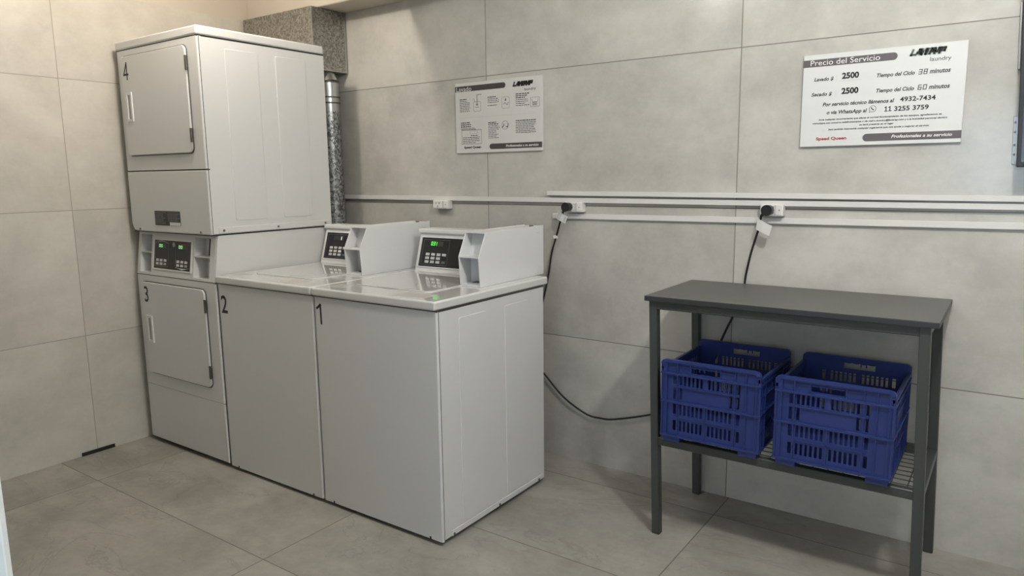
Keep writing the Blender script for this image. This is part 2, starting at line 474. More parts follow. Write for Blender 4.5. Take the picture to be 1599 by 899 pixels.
# ------------------------------------------------------------------ lamps on the ceiling (above the frame)
lamp_names = ('beside the cross beam, above the dryers', 'in the middle, above the washers', 'above the steel table')
for (x, y, z, wt, rad, colr), nm in zip(LAMPS, lamp_names):
    t = thing('ceiling_lamp', 'round white ceiling lamp ' + nm, 'lamp', (x, y, ZC), 'ceiling lamps')
    b = B(); b.cyl((0, 0), 0.11, 2, -0.028, 0, 32, r2=0.12); b.obj('lamp_base', 'pvc', t)
    b = B(); b.cyl((0, 0), 0.022, 2, -0.045, -0.028, 20); b.obj('socket', 'pvc', t)
    ld = bpy.data.lights.new('lamp_light', 'POINT')
    ld.energy = wt; ld.color = colr; ld.shadow_soft_size = rad
    lo = bpy.data.objects.new('lamp_light', ld); COL.objects.link(lo); lo.parent = t
    lo.location = (0, 0, z - ZC)

# ------------------------------------------------------------------ stacked dryers
SD = thing('stacked_dryer', 'tall white stacked pair of tumble dryers numbered 3 and 4 in the corner', 'dryer', (0.396, -0.635, 0))
OX, OY = 0.396, -0.635
def sx(*p): return (p[0] - OX, p[1] - OY, p[2])
X0, X1, YB = 0.056, 0.736, -0.289
vert_front = lambda a, b: abs(a.x - b.x) < 1e-5 and abs(a.y - b.y) < 1e-5 and a.y < -0.3
def emboss(b, x, y0, y1, z0, z1, t=0.0022):
    b.prism(round_rect(y0, z0, y1, z1, 0.008, 3), 0, x - 0.002, x + t, 0.0012, 1)
def cabinet_shell(b, x0, x1, yf, yb, z0, z1, seam=0.012):
    """sheet steel body: side and back shell plus a wrapped front sheet, a hairline seam between them"""
    b.box(sx(x0 + .0012, yf + 0.010, z0), sx(x1 - .0012, yb, z1), 0.002, 1)
def wrapped_front(b, x0, x1, yf, z0, z1, r=0.012, ret=0.012, zb=None):
    b.box(sx(x0, yf, z0), sx(x1, yf + r + ret - 0.004, z1), r * 0.8, 4,
          edges=lambda a, c: abs(a.x - c.x) < 1e-5 and abs(a.y - c.y) < 1e-5 and a.y < yf - OY + 0.001)

# lower body
b = B(); cabinet_shell(b, X0, X1, -0.98, YB, 0.02, 0.872)
b.obj('lower_cabinet', 'enamel', SD)
b = B(); wrapped_front(b, X0, X1, -0.98, 0.3105, 0.872)
lf = b.obj('front_panel', 'front_enamel', SD)
b = B()
b.box(sx(X0, -0.98, 0.02), sx(X1, -0.96, 0.3075), 0.010, 4, edges=lambda a, c: a.y < -0.98 - OY + 1e-4 and c.y < -0.98 - OY + 1e-4 and (abs(a.z - c.z) > 0.1 or a.z < 0.05))
b.obj('kick_panel', 'front_enamel', SD)
for x in (0.12, 0.67):
    for y in (-0.92, -0.36):
        b = B(); b.cyl((x - OX, y - OY), 0.022, 2, 0, 0.012, 16); b.cyl((x - OX, y - OY), 0.01, 2, 0.012, 0.021, 10); b.obj('foot', 'rubber', SD)
# upper body
b = B(); cabinet_shell(b, X0, X1, -0.98, YB, 1.092, 1.946)
emboss(b, X1 - OX - 0.001, -0.850 - OY, -0.680 - OY, 1.150, 1.908); emboss(b, X1 - OX - 0.001, -0.584 - OY, -0.410 - OY, 1.150, 1.908)
# round dimple line on the side
pts = [(X1 - OX + 0.0004, -0.490 - OY + 0.062 * math.cos(a * math.pi / 12), 1.185 + 0.062 * math.sin(a * math.pi / 12)) for a in range(-3, 11)]
b.tube(pts, 0.0012, 6, 2)
b.box(sx(X1 - 0.004, -0.942, 1.096), sx(X1 + 0.0012, -0.296, 1.122), 0.001, 1)
b.obj('upper_cabinet', 'enamel', SD)
b = B(); wrapped_front(b, X0, X1, -0.98, 1.3835, 1.946)
b.obj('front_panel', 'front_enamel', SD)
b = B()
prof = round_rect(X0 - OX, 1.09, X1 - OX, 1.3795, 0.045, 6, (1, 0, 0, 0))
b.prism(prof, 1, -0.98 - OY, -0.96 - OY, 0.006, 3)
b.obj('access_panel', 'front_enamel', SD)
b = B(); b.box(sx(X0 - 0.003, -0.984, 1.950), sx(X1 + 0.003, YB - 0.002, 1.991), 0.009, 4)
b.obj('top_cover', 'enamel', SD)
b = B(); b.box(sx(X0 + 0.0015, -0.9785, 1.944), sx(X1 - 0.0015, YB - 0.002, 1.952)); b.obj('seam_shade', 'rubber', SD)  # these dark seam strips put the shade of the panel gaps into colour
for z0, z1 in ((1.3785, 1.3845), (0.3065, 0.3115)):
    b = B(); b.box(sx(X0 + 0.0015, -0.9790, z0), sx(X1 - 0.0005, -0.962, z1)); b.obj('seam_shade', 'rubber' if z0 > 1 else 'recess', SD)
for z0, z1 in ((1.095, 1.944), (0.02, 0.871)):
    b = B(); b.box(sx(X1 - 0.002, -0.9725, z0), sx(X1 + 0.0004, -0.9695, z1)); b.obj('side_seam', 'dark_steel', SD)
b = B(); b.box(sx(X0 + 0.010, -0.975, 1.0865), sx(X1 - 0.0005, YB - 0.001, 1.0925)); b.obj('seam_shade', 'rubber', SD)
b = B(); b.box(sx(X0 + 0.002, -0.979, 0.8700), sx(X1 - 0.001, -0.95, 0.8765)); b.obj('seam_shade', 'dark_steel', SD)
for x in (0.132, 0.656):
    b = B(); b.cyl((x - OX, 1.101), 0.0055, 1, -0.983 - OY, -0.979 - OY, 12); b.obj('screw', 'screw', SD)
for y in (-0.917, -0.624, -0.334):
    b = B(); b.cyl((y - OY, 1.108), 0.0055, 0, X1 - OX - 0.001, X1 - OX + 0.0035, 12); b.obj('screw', 'screw', SD)
# doors
def dryer_door(z0, z1, digit, dx0, dx1, dz):
    x0, x1 = 0.104, 0.655
    g = B(); g.prism(round_rect(x0 - OX - 0.003, z0 - 0.005, x1 - OX + 0.004, z1 + 0.004, 0.03), 1, -0.9825 - OY, -0.9795 - OY)
    dr = B(); dr.prism(round_rect(x0 - OX, z0, x1 - OX, z1, 0.026), 1, -0.991 - OY, -0.981 - OY, 0.003, 3)
    dr = dr.obj('door', 'front_enamel', SD)
    g.obj('door_gap', 'dark_steel', dr)  # dark plate paints the shade in the groove round the door
    hz = (z0 + z1) / 2 - 0.004
    hx0, hx1 = 0.137, 0.190
    h = B()
    h.grid([hx0 - OX, hx0 - OX + 0.013, hx1 - OX - 0.013, hx1 - OX], [hz - 0.068, hz - 0.056, hz + 0.056, hz + 0.068],
           lambda u, v: hx0 - OX + 0.013 < u < hx1 - OX - 0.013 and abs(v - hz) < 0.056, 0.005, lambda u, v, w: (u, -0.996 - OY + w, v))
    part_label(h.obj('door_handle', 'coin_steel', dr), 'white rectangular recessed pull frame')
    h = B(); h.box(sx(hx0 + 0.008, -0.9925, hz - 0.058), sx(hx1 - 0.008, -0.9905, hz + 0.058)); h.obj('handle_recess', 'recess', dr)
    for zz in (z0 + 0.075, z1 - 0.075):
        h = B(); h.cyl((x1 - OX + 0.004, -0.990 - OY), 0.0055, 2, zz - 0.03, zz + 0.03, 12)
        h.box(sx(x1 - 0.006, -0.9925, zz - 0.031), sx(x1 + 0.005, -0.988, zz + 0.031), 0.001, 1)
        h.obj('hinge', 'dark_steel', dr)
    t = B(); nf = lambda u, v: (u, -0.9914 - OY, v)
    if digit == '4':
        xa, xb = dx0 - OX, dx1 - OX
        stroke(t, [(xb - 0.012, dz + 0.003), (xb - 0.012, dz + 0.076), (xa + 0.004, dz + 0.024), (xb - 0.002, dz + 0.024)], 0.0092, nf)
    else: text(t, digit, dx0 - OX, dx1 - OX, dz, 0.078, nf, 0.010)
    part_label(t.obj('number_sticker', 'ink', dr), 'black number ' + digit)
dryer_door(0.376, 0.838, '3', 0.132, 0.170, 0.740)
dryer_door(1.456, 1.916, '4', 0.128, 0.172, 1.808)
# rating label on the access panel
b = B(); b.box(sx(0.278, -0.9812, 1.124), sx(0.497, -0.9798, 1.192)); rl = b.obj('rating_label', 'print', SD)
b = B(); f_ = lambda u, v: (u - OX, -0.9815 - OY, v)
lines(b, 0.284, 0.382, 1.132, 1.184, 9, 0.0016, f_, 3); lines(b, 0.392, 0.490, 1.145, 1.184, 7, 0.0016, f_, 4)
b.obj('label_print', 'greyprint', rl)
b = B(); poly(b, ((0.405, 1.125), (0.495, 1.125), (0.495, 1.140), (0.405, 1.140)), f_); b.obj('label_field', 'board', rl)

# sloping control console between the two drums
def con(u, v, w=0.0):
    """u along x, v height above 0.875, w outwards from the sloping face"""
    sl = 0.031 / 0.213
    return (u - OX, -0.979 - OY + sl * v - w, 0.875 + v + w * sl)
b = B()
CX0, CX1 = 0.060, 0.722
pk = ((0.086, 0.186), (0.556, 0.682))
us = sorted({CX0, CX1, 0.2125 - 0.006, 0.531 + 0.006, *pk[0], *pk[1]})
vs = [0.0, 0.012, 0.108, 0.113, 0.198, 0.212]
def pocket(u, v):
    return any(a < u < c for a, c in pk) and (0.012 < v < 0.108 or 0.113 < v < 0.198)
b.grid(us, vs, pocket, 0.010, lambda u, v, w: con(u, v, -w))
# pocket liners
for a, c in pk:
    for v0, v1, dp in ((0.012, 0.108, 0.060), (0.113, 0.198, 0.045)):
        t = bmesh.new()
        P = [t.verts.new(con(*q)) for q in ((a, v0, -0.004), (c, v0, -0.004), (c, v1, -0.004), (a, v1, -0.004), (a + 0.012, v0 + .006, -dp), (c - 0.012, v0 + .006, -dp), (c - 0.012, v1 - .004, -dp), (a + 0.012, v1 - .004, -dp))]
        for q in ((4, 5, 6, 7), (0, 1, 5, 4), (1, 2, 6, 5), (2, 3, 7, 6), (3, 0, 4, 7)): t.faces.new([P[i] for i in q])
        b.take(t)
# side cheeks and body behind
b.prism([(-0.978 - OY, 0.875), (-0.947 - OY, 1.088), (YB - OY, 1.088), (YB - OY, 0.875)], 0, CX1 - OX - 0.010, X1 - OX - 0.002, 0.0015, 1)
b.prism([(-0.978 - OY, 0.875), (-0.947 - OY, 1.088), (YB - OY, 1.088), (YB - OY, 0.875)], 0, X0 - OX + 0.002, CX0 - OX + 0.010, 0.0015, 1)
b.box(sx(X0 + 0.004, -0.905, 0.874), sx(X1 - 0.004, YB, 1.09))
b.obj('control_console', 'enamel', SD)
for a, c in pk:
    m = (a + c) / 2
    b = B(); b.tube([con(m - 0.016, 0.100, -0.050), con(m + 0.006, 0.022, -0.052)], 0.0034, 6, 1); b.obj('coin_slot', 'print', SD)
b = B(); b.tube([con(0.612, 0.195, -0.040), con(0.612, 0.118, -0.040)], 0.0026, 6, 1); b.obj('coin_slot', 'print', SD)
b = B()
pu0, pu1, pv0, pv1 = 0.2125, 0.531, 0.037, 0.174
b.grid([pu0 - 0.007, pu0, pu1, pu1 + 0.007], [pv0 - 0.006, pv0, pv1, pv1 + 0.006], lambda u, v: pu0 < u < pu1 and pv0 < v < pv1, 0.004, lambda u, v, w: con(u, v, w - 0.001))
b.obj('bezel', 'coin_steel', SD)
b = B()
b.grid([pu0, pu1], [pv0, pv1], lambda u, v: False, 0.0022, lambda u, v, w: con(u, v, w - 0.001))
cp = b.obj('control_panel', 'glossblack', SD)
W_, H_ = pu1 - pu0, pv1 - pv0
fp = lambda u, v: con(pu0 + u * W_, pv1 - v * H_, 0.0016)
for a in (0.02, 0.585):
    b = B()
    q = [(a + 0.005, 0.10), (a + 0.375, 0.10), (a + 0.375, 0.92), (a + 0.005, 0.92)]
    for p, r in zip(q, q[1:] + q[:1]):
        dx = 0.0026 if abs(p[0] - r[0]) < 1e-6 else 0; dy = 0.0055 if dx == 0 else 0
        poly(b, ((p[0] - dx, p[1] - dy), (r[0] + dx, r[1] - dy) if dx == 0 else (p[0] + dx, p[1]), (r[0] + dx, r[1] + dy), (p[0], p[1] + dy) if dx == 0 else (r[0] - dx, r[1])), fp)
    b.obj('panel_outline', 'outline', cp)
for a, off in ((0.03, 0.0), (0.595, 0.0)):
    for r in range(2):
        for c in range(3):
            u, v = a + 0.035 + c * 0.106, 0.66 + r * 0.125
            kb = B(); kb.grid([u, u + 0.072], [v, v + 0.088], lambda *_: False, 0.0012, lambda uu, vv, w: con(pu0 + uu * W_, pv1 - vv * H_, 0.0010 + w))
            kb.obj('button', 'key' if not (r == 1 and c == 2) else 'greyprint', cp)
for a, m_ in ((0.125, 'led_pale'), (0.665, 'led_pale')):
    kb = B()
    kb.grid([a - 0.02, a + 0.20], [0.13, 0.27], lambda *_: False, 0.0006, lambda uu, vv, w: con(pu0 + uu * W_, pv1 - vv * H_, 0.0011 + w))
    dsp = kb.obj('display', 'led_dim', cp)
    kb = B(); seven(kb, '00', pu0 + (a + 0.0) * W_, pu0 + (a + 0.11) * W_, pv1 - 0.25 * H_, 0.0145, 0.0036, lambda u, v: con(u, v, 0.0021), 0.0)
    part_label(kb.obj('display_digits', m_, cp), 'pale green lit digits')
kb = B()
kb.prism([(math.cos(i * math.pi / 8) * 0.0115, math.sin(i * math.pi / 8) * 0.0115) for i in range(16)], 2, 0, 0.002,
         mat=Matrix.Translation(Vector(con(pu0 + 0.535 * W_, pv1 - 0.13 * H_, 0.001))) @ Matrix.Rotation(math.radians(90 - 8.3), 4, 'X'))
kb.obj('coin_logo', 'greyprint', cp)
kb = B()
poly(kb, ((0.02, 0.075), (0.20, 0.02), (0.38, 0.075), (0.20, 0.05)), fp)
kb.obj('panel_chevron', 'paleprint', cp)
kb = B(); poly(kb, ((0.60, 0.90), (0.78, 0.93), (0.97, 0.90), (0.78, 0.985)), fp)
kb.obj('panel_chevron', 'paleprint', cp)
kb = B(); poly(kb, ((0.66, 0.09), (0.97, 0.09), (0.97, 0.115), (0.66, 0.115)), fp); kb.obj('red_strip', 'red_print', cp)

# ------------------------------------------------------------------ washers
WW = 0.645
def copy_thing(root, loc):
    def cp_(o, parent):
        c = o.copy(); COL.objects.link(c)
        if parent is not None: c.parent = parent
        for ch in list(o.children): cp_(ch, c)
        return c
    c = cp_(root, None); c.location = loc
    return c

def wl(x, y, z): return (x - WW / 2, y + 0.632, z)     # x from the washer's left side, y and z as in the room
def make_washer():
    t = thing('top_load_washer', '', 'washing machine', (0, -0.632, 0), 'coin-operated top-load washers')
    b = B()
    b.box(wl(0.0012, -0.965, 0.020), wl(WW - 0.0012, -0.290, 0.8725), 0.002, 1)
    ex = WW / 2 - 0.001
    for y0, y1 in ((-0.857, -0.697), (-0.572, -0.404)):
        emboss(b, ex, y0 + 0.632, y1 + 0.632, 0.052, 0.834)
    b.box(wl(WW - 0.004, -0.925, 0.021), wl(WW + 0.0016, -0.306, 0.042), 0.001, 1)
    b.obj('cabinet', 'enamel', t)
    b = B()
    yl = -0.977
    b.box(wl(0, yl, 0.017), wl(WW, yl + 0.0085, 0.8725), 0.008, 4,
          edges=lambda a, c: abs(a.x - c.x) < 1e-5 and abs(a.y - c.y) < 1e-5 and a.y < yl + 0.632 + 1e-4)
    b.obj('front_panel', 'front_enamel', t)
    b = B(); b.box(wl(WW - 0.002, yl + 0.0085, 0.021), wl(WW + 0.0004, yl + 0.0110, 0.872)); b.obj('side_seam', 'dark_steel', t)
    for x in (0.06, WW - 0.06):
        b = B(); b.box(wl(x - 0.004, yl - 0.0008, 0.0165), wl(x + 0.004, yl + 0.002, 0.026)); b.obj('panel_notch', 'rubber', t)
    for y in (-0.914, -0.627, -0.338):
        b = B(); b.cyl((y + 0.632, 0.027), 0.0055, 0, WW / 2 - 0.001, WW / 2 + 0.0035, 12); b.obj('screw', 'screw', t)
    for x in (0.06, WW - 0.06):
        for y in (-0.91, -0.35):
            b = B(); c = wl(x, y, 0); b.cyl((c[0], c[1]), 0.022, 2, 0, 0.0205, 16); b.obj('foot', 'rubber', t)
    b = B(); b.box(wl(-0.001, -0.988, 0.8778), wl(WW + 0.001, -0.256, 0.911), 0.008, 4); b.obj('top_panel', 'top_enamel', t)
    b = B(); b.box(wl(0.0015, -0.9755, 0.871), wl(WW - 0.0005, -0.289, 0.8790)); b.obj('seam_shade', 'dark_steel', t)  # dark slab colours in the shade of the gap below the top panel
    # lid: raised rounded plate with a finger notch at the front
    b = B()
    pr = round_rect(0.085 - WW / 2, -0.848 + 0.632, 0.497 - WW / 2, -0.430 + 0.632, 0.035, 6)
    b.prism(pr, 2, 0.910, 0.9155, 0.0022, 2)
    ld = b.obj('lid', 'top_enamel', t)
    b = B(); b.box(wl(0.235, -0.852, 0.9108), wl(0.325, -0.842, 0.9130), 0.001, 1); b.obj('finger_notch', 'recess', ld)
    # decals printed on the top
    for (a, c, y0, y1, n, sd) in ((0.035, 0.115, -0.935, -0.865, 6, 5), (0.395, 0.560, -0.958, -0.868, 6, 9)):
        b = B(); b.box(wl(a, y0, 0.9108), wl(c, y1, 0.9114)); de = b.obj('instruction_decal', 'decal', t)
        b = B(); f = lambda u, v: wl(u, v, 0.9116)
        lines(b, a + 0.006, c - 0.006, y0 + 0.006, y1 - 0.010, n, 0.004, f, sd, 1)
        b.obj('decal_print', 'greyprint', de)
    # console: base wedge with a sloping face and an overhanging top cap
    b = B()
    zt, zb = 1.083, 0.911
    yb_, yt_ = -0.396, -0.345
    b.prism([(yb_ + 0.632, zb - 0.001), (yt_ + 0.632, zt), (-0.262 + 0.632, zt), (-0.262 + 0.632, zb - 0.001)], 0, 0.008 - WW / 2, 0.584 - WW / 2, 0.003, 2)
    b.box(wl(0.004, yt_ - 0.012, zt - 0.002), wl(0.585, -0.259, zt + 0.018), 0.005, 3)
    b.obj('control_console', 'coin_steel', t)
    sl = (yt_ - yb_) / (zt - zb)
    def cf(u, v, w=0.0):                      # u from washer left, v height above the worktop
        return wl(u, yb_ + sl * v - w, zb + v + w * sl)
    u0, u1, v0, v1 = 0.026, 0.40, 0.022, 0.150
    b = B(); b.grid([u0 - 0.006, u0, u1, u1 + 0.006], [v0 - 0.005, v0, v1, v1 + 0.005], lambda u, v: u0 < u < u1 and v0 < v < v1, 0.004, lambda u, v, w: cf(u, v, w - 0.001))
    b.obj('bezel', 'coin_steel', t)
    b = B(); b.grid([u0, u1], [v0, v1], lambda *_: False, 0.0022, lambda u, v, w: cf(u, v, w - 0.001))
    cp = b.obj('control_panel', 'glossblack', t)
    H = v1 - v0
    ff = lambda u, v: cf(u0 + u, v1 - v * H, 0.0016)
    b = B(); stroke(b, [(u0 + 0.013, v1 - 0.07 * H), (u0 + 0.166, v1 - 0.07 * H), (u0 + 0.166, v1 - 0.94 * H), (u0 + 0.013, v1 - 0.94 * H)], 0.0011, lambda u, v: cf(u, v, 0.0016), True)
    b.obj('panel_outline', 'outline', cp)
    for r in range(3):
        for c in range(4):
            if c == 3 and r == 1: continue
            u = 0.046 + 0.0325 * c - 0.0105; v = (0.575, 0.705, 0.835)[r] - 0.045
            kb = B(); kb.grid([u0 + u, u0 + u + 0.0225], [v1 - (v + 0.088) * H, v1 - v * H], lambda *_: False, 0.0016, lambda uu, vv, w: cf(uu, vv, 0.001 + w))
            bt = kb.obj('button', 'key' if not (c == 3 and r == 2) else 'key_green', cp)
            if c == 3 and r == 2: part_label(bt, 'dull green button')
    kb = B(); kb.grid([u0 + 0.052, u0 + 0.128], [v1 - 0.28 * H, v1 - 0.12 * H], lambda *_: False, 0.0006, lambda uu, vv, w: cf(uu, vv, 0.0011 + w))
    kb.obj('display', 'led_dim', cp)
    # coin box on the right of the top
    a, c = 0.487, 0.588
    zf = 1.028
    prof = [(-0.652, 0.911), (-0.660, zf), (-0.612, 1.122), (-0.200, 1.124), (-0.200, 0.9115)]
    pr = [(y + 0.632, z) for y, z in prof]
    b = B(); th = 0.004
    b.prism(pr, 0, c - th - WW / 2, c - WW / 2, 0.0012, 1)
    b.prism(pr, 0, a - WW / 2, a + th - WW / 2, 0.0012, 1)
    b.box(wl(a + th, -0.590, 1.116), wl(c - th, -0.201, 1.1215))
    b.box(wl(a + th, -0.615, 1.117), wl(c - th, -0.588, 1.1215))
    b.box(wl(a + th, -0.651, 0.9115), wl(c - th, -0.30, 0.919))
    b.box(wl(a + th, -0.205, 0.9115), wl(c - th, -0.201, 1.118))
    # ledge between the two pockets, with a turned down lip
    b.box(wl(a + th, -0.6595, zf - 0.004), wl(c - th, -0.560, zf))
    # pocket backs
    t2 = bmesh.new()
    def quad(*q): t2.faces.new([t2.verts.new(wl(*p)) for p in q])
    quad((a + th, -0.590, zf), (c - th, -0.590, zf), (c - th, -0.572, 1.118), (a + th, -0.572, 1.118))
    quad((a + th, -0.585, 0.917), (a + 0.042, -0.560, 0.917), (a + 0.042, -0.560, zf - 0.003), (a + th, -0.585, zf - 0.003))
    quad((a + 0.042, -0.560, 0.917), (c - th, -0.560, 0.917), (c - th, -0.560, zf - 0.003), (a + 0.042, -0.560, zf - 0.003))
    b.take(t2)
    cb = b.obj('coin_box', 'coin_steel', t)
    b = B()
    for q in (0.022, 0.045, 0.066):
        b.box(wl(a + q, -0.600, 0.9185), wl(a + q + 0.014, -0.575, 0.922))
    b.obj('coin_tray_slot', 'screw', cb)
    b = B(); cc = wl(a + 0.085, -0.27, 0); b.cyl((cc[0], cc[1]), 0.009, 2, 1.1205, 1.128, 16); b.obj('lock', 'screw', cb)
    b = B(); b.box(wl(c - 0.0005, -0.262, 1.092), wl(c + 0.0004, -0.232, 1.098)); b.obj('maker_plate', 'board_grey', cb)
    return t, cf, (u0, v1, H), yl

W1, cf, (cu0, cv1, cH), yl = make_washer()
W1.location = (1.4016 + WW / 2, -0.632, 0)
W2 = copy_thing(W1, (0.7484 + WW / 2, -0.632, 0))
W1['label'] = 'white coin washer numbered 1, nearest the camera, with lit green digits'
W2['label'] = 'white coin washer numbered 2, between the stacked dryers and washer 1'
for root, dg, x0, x1, zb, left in ((W1, '1', 1.4165, 1.4455, 0.766, 1.4016), (W2, '2', 0.766, 0.812, 0.745, 0.7484)):
    b = B(); nf = lambda u, v: (u, yl + 0.632 - 0.0004, v)
    xa, xb_ = x0 - left - WW / 2, x1 - left - WW / 2
    if dg == '1': stroke(b, [(xb_ - 0.004, zb + 0.003), (xb_ - 0.006, zb + 0.076), (xa + 0.003, zb + 0.062)], 0.0100, nf)
    else: text(b, dg, xa, xb_, zb, 0.080, nf, 0.014)
    part_label(b.obj('number_sticker', 'ink', root), 'black number ' + dg)
    cp = [c for c in root.children if c.name.startswith('control_panel')][0]
    if dg == '1':
        b = B(); seven(b, '03', cu0 + 0.056, cu0 + 0.083, cv1 - 0.265 * cH, 0.0165, 0.0024, lambda u, v: cf(u, v, 0.0022), 0.1)
        seven(b, '1', cu0 + 0.079, cu0 + 0.094, cv1 - 0.265 * cH, 0.0165, 0.0024, lambda u, v: cf(u, v, 0.0022), 0.1)
        part_label(b.obj('display_digits', 'led', cp), 'bright green lit digits 031')
    else:
        b = B(); poly(b, [(cu0 + 0.108, cv1 - 0.27 * cH), (cu0 + 0.113, cv1 - 0.27 * cH), (cu0 + 0.113, cv1 - 0.14 * cH), (cu0 + 0.108, cv1 - 0.14 * cH)], lambda u, v: cf(u, v, 0.0022))
        b.obj('display_digits', 'led_white', cp)

# ------------------------------------------------------------------ steel table with a wire shelf
TX0, TX1, TY0, TY1, TH = 2.592, 3.509, -0.471, -0.012, 0.9064
TB = thing('steel_table', 'dark grey steel worktable with a wire lower shelf against the back wall', 'table', ((TX0 + TX1) / 2, (TY0 + TY1) / 2, 0))
cx, cy = (TX0 + TX1) / 2, (TY0 + TY1) / 2
def tl(x, y, z): return (x - cx, y - cy, z)
b = B(); b.box(tl(TX0, TY0, TH - 0.0185), tl(TX1, TY1, TH - 0.0012), 0.001, 1); tt = b.obj('edge_band', 'table_edge', TB)
b = B(); b.box(tl(TX0 + 0.0005, TY0 + 0.0005, TH - 0.0013), tl(TX1 - 0.0005, TY1 - 0.0005, TH), 0.0004, 1); b.obj('tabletop', 'table_top', TB)
LS = 0.030
LEAN = 0.014                                            # the frame stands slightly racked to the left
def lean(z): return LEAN * (0.45 - z) / 0.45
def leg(x, y):
    b = B(); z0, z1 = 0.0, TH - 0.0185
    t = bmesh.new(); vs = []
    for z in (z0, z1):
        d = lean(z)
        vs.append([t.verts.new(tl(px + d, py, z)) for px, py in ((x, y), (x + LS, y), (x + LS, y + LS), (x, y + LS))])
    t.faces.new(vs[0]); t.faces.new(vs[1])
    for i in range(4): t.faces.new((vs[0][i], vs[0][(i + 1) % 4], vs[1][(i + 1) % 4], vs[1][i]))
    bmesh.ops.recalc_face_normals(t, faces=t.faces)
    bmesh.ops.bevel(t, geom=t.edges[:], offset=0.002, segments=2, affect='EDGES')
    b.take(t); b.obj('leg', 'table_paint', TB)
LX0, LX1, LY0, LY1 = 2.6175, 3.4705, -0.457, -0.048
for x in (LX0, LX1):
    for y in (LY0, LY1): leg(x, y)
for z0, z1, nm in ((TH - 0.0185 - 0.030, TH - 0.0186, 'apron_rail'), (0.352, 0.382, 'shelf_rail')):
    d = lean((z0 + z1) / 2)
    for y in (LY0, LY1):
        b = B(); b.box(tl(LX0 + LS + d - 0.002, y + 0.001, z0), tl(LX1 + d + 0.002, y + LS - 0.001, z1), 0.002, 1); b.obj(nm, 'table_paint', TB)
    for x in (LX0, LX1):
        b = B(); b.box(tl(x + d + 0.001, LY0 + LS - 0.002, z0), tl(x + d + LS - 0.001, LY1 + 0.002, z1), 0.002, 1); b.obj(nm, 'table_paint', TB)
b = B(); d = lean(0.36)
for i in range(10):
    y = LY0 + LS + 0.014 + i * 0.0385
    b.tube([tl(LX0 + LS + d - 0.004, y, 0.3795), tl(LX1 + d + 0.004, y, 0.3795)], 0.0019, 6, 1)
for i in range(18):
    x = LX0 + LS + d + 0.022 + i * 0.0460
    b.tube([tl(x, LY0 + LS - 0.004, 0.3758), tl(x, LY1 + 0.004, 0.3758)], 0.0019, 6, 1)
b.obj('wire_shelf', 'wire', TB)

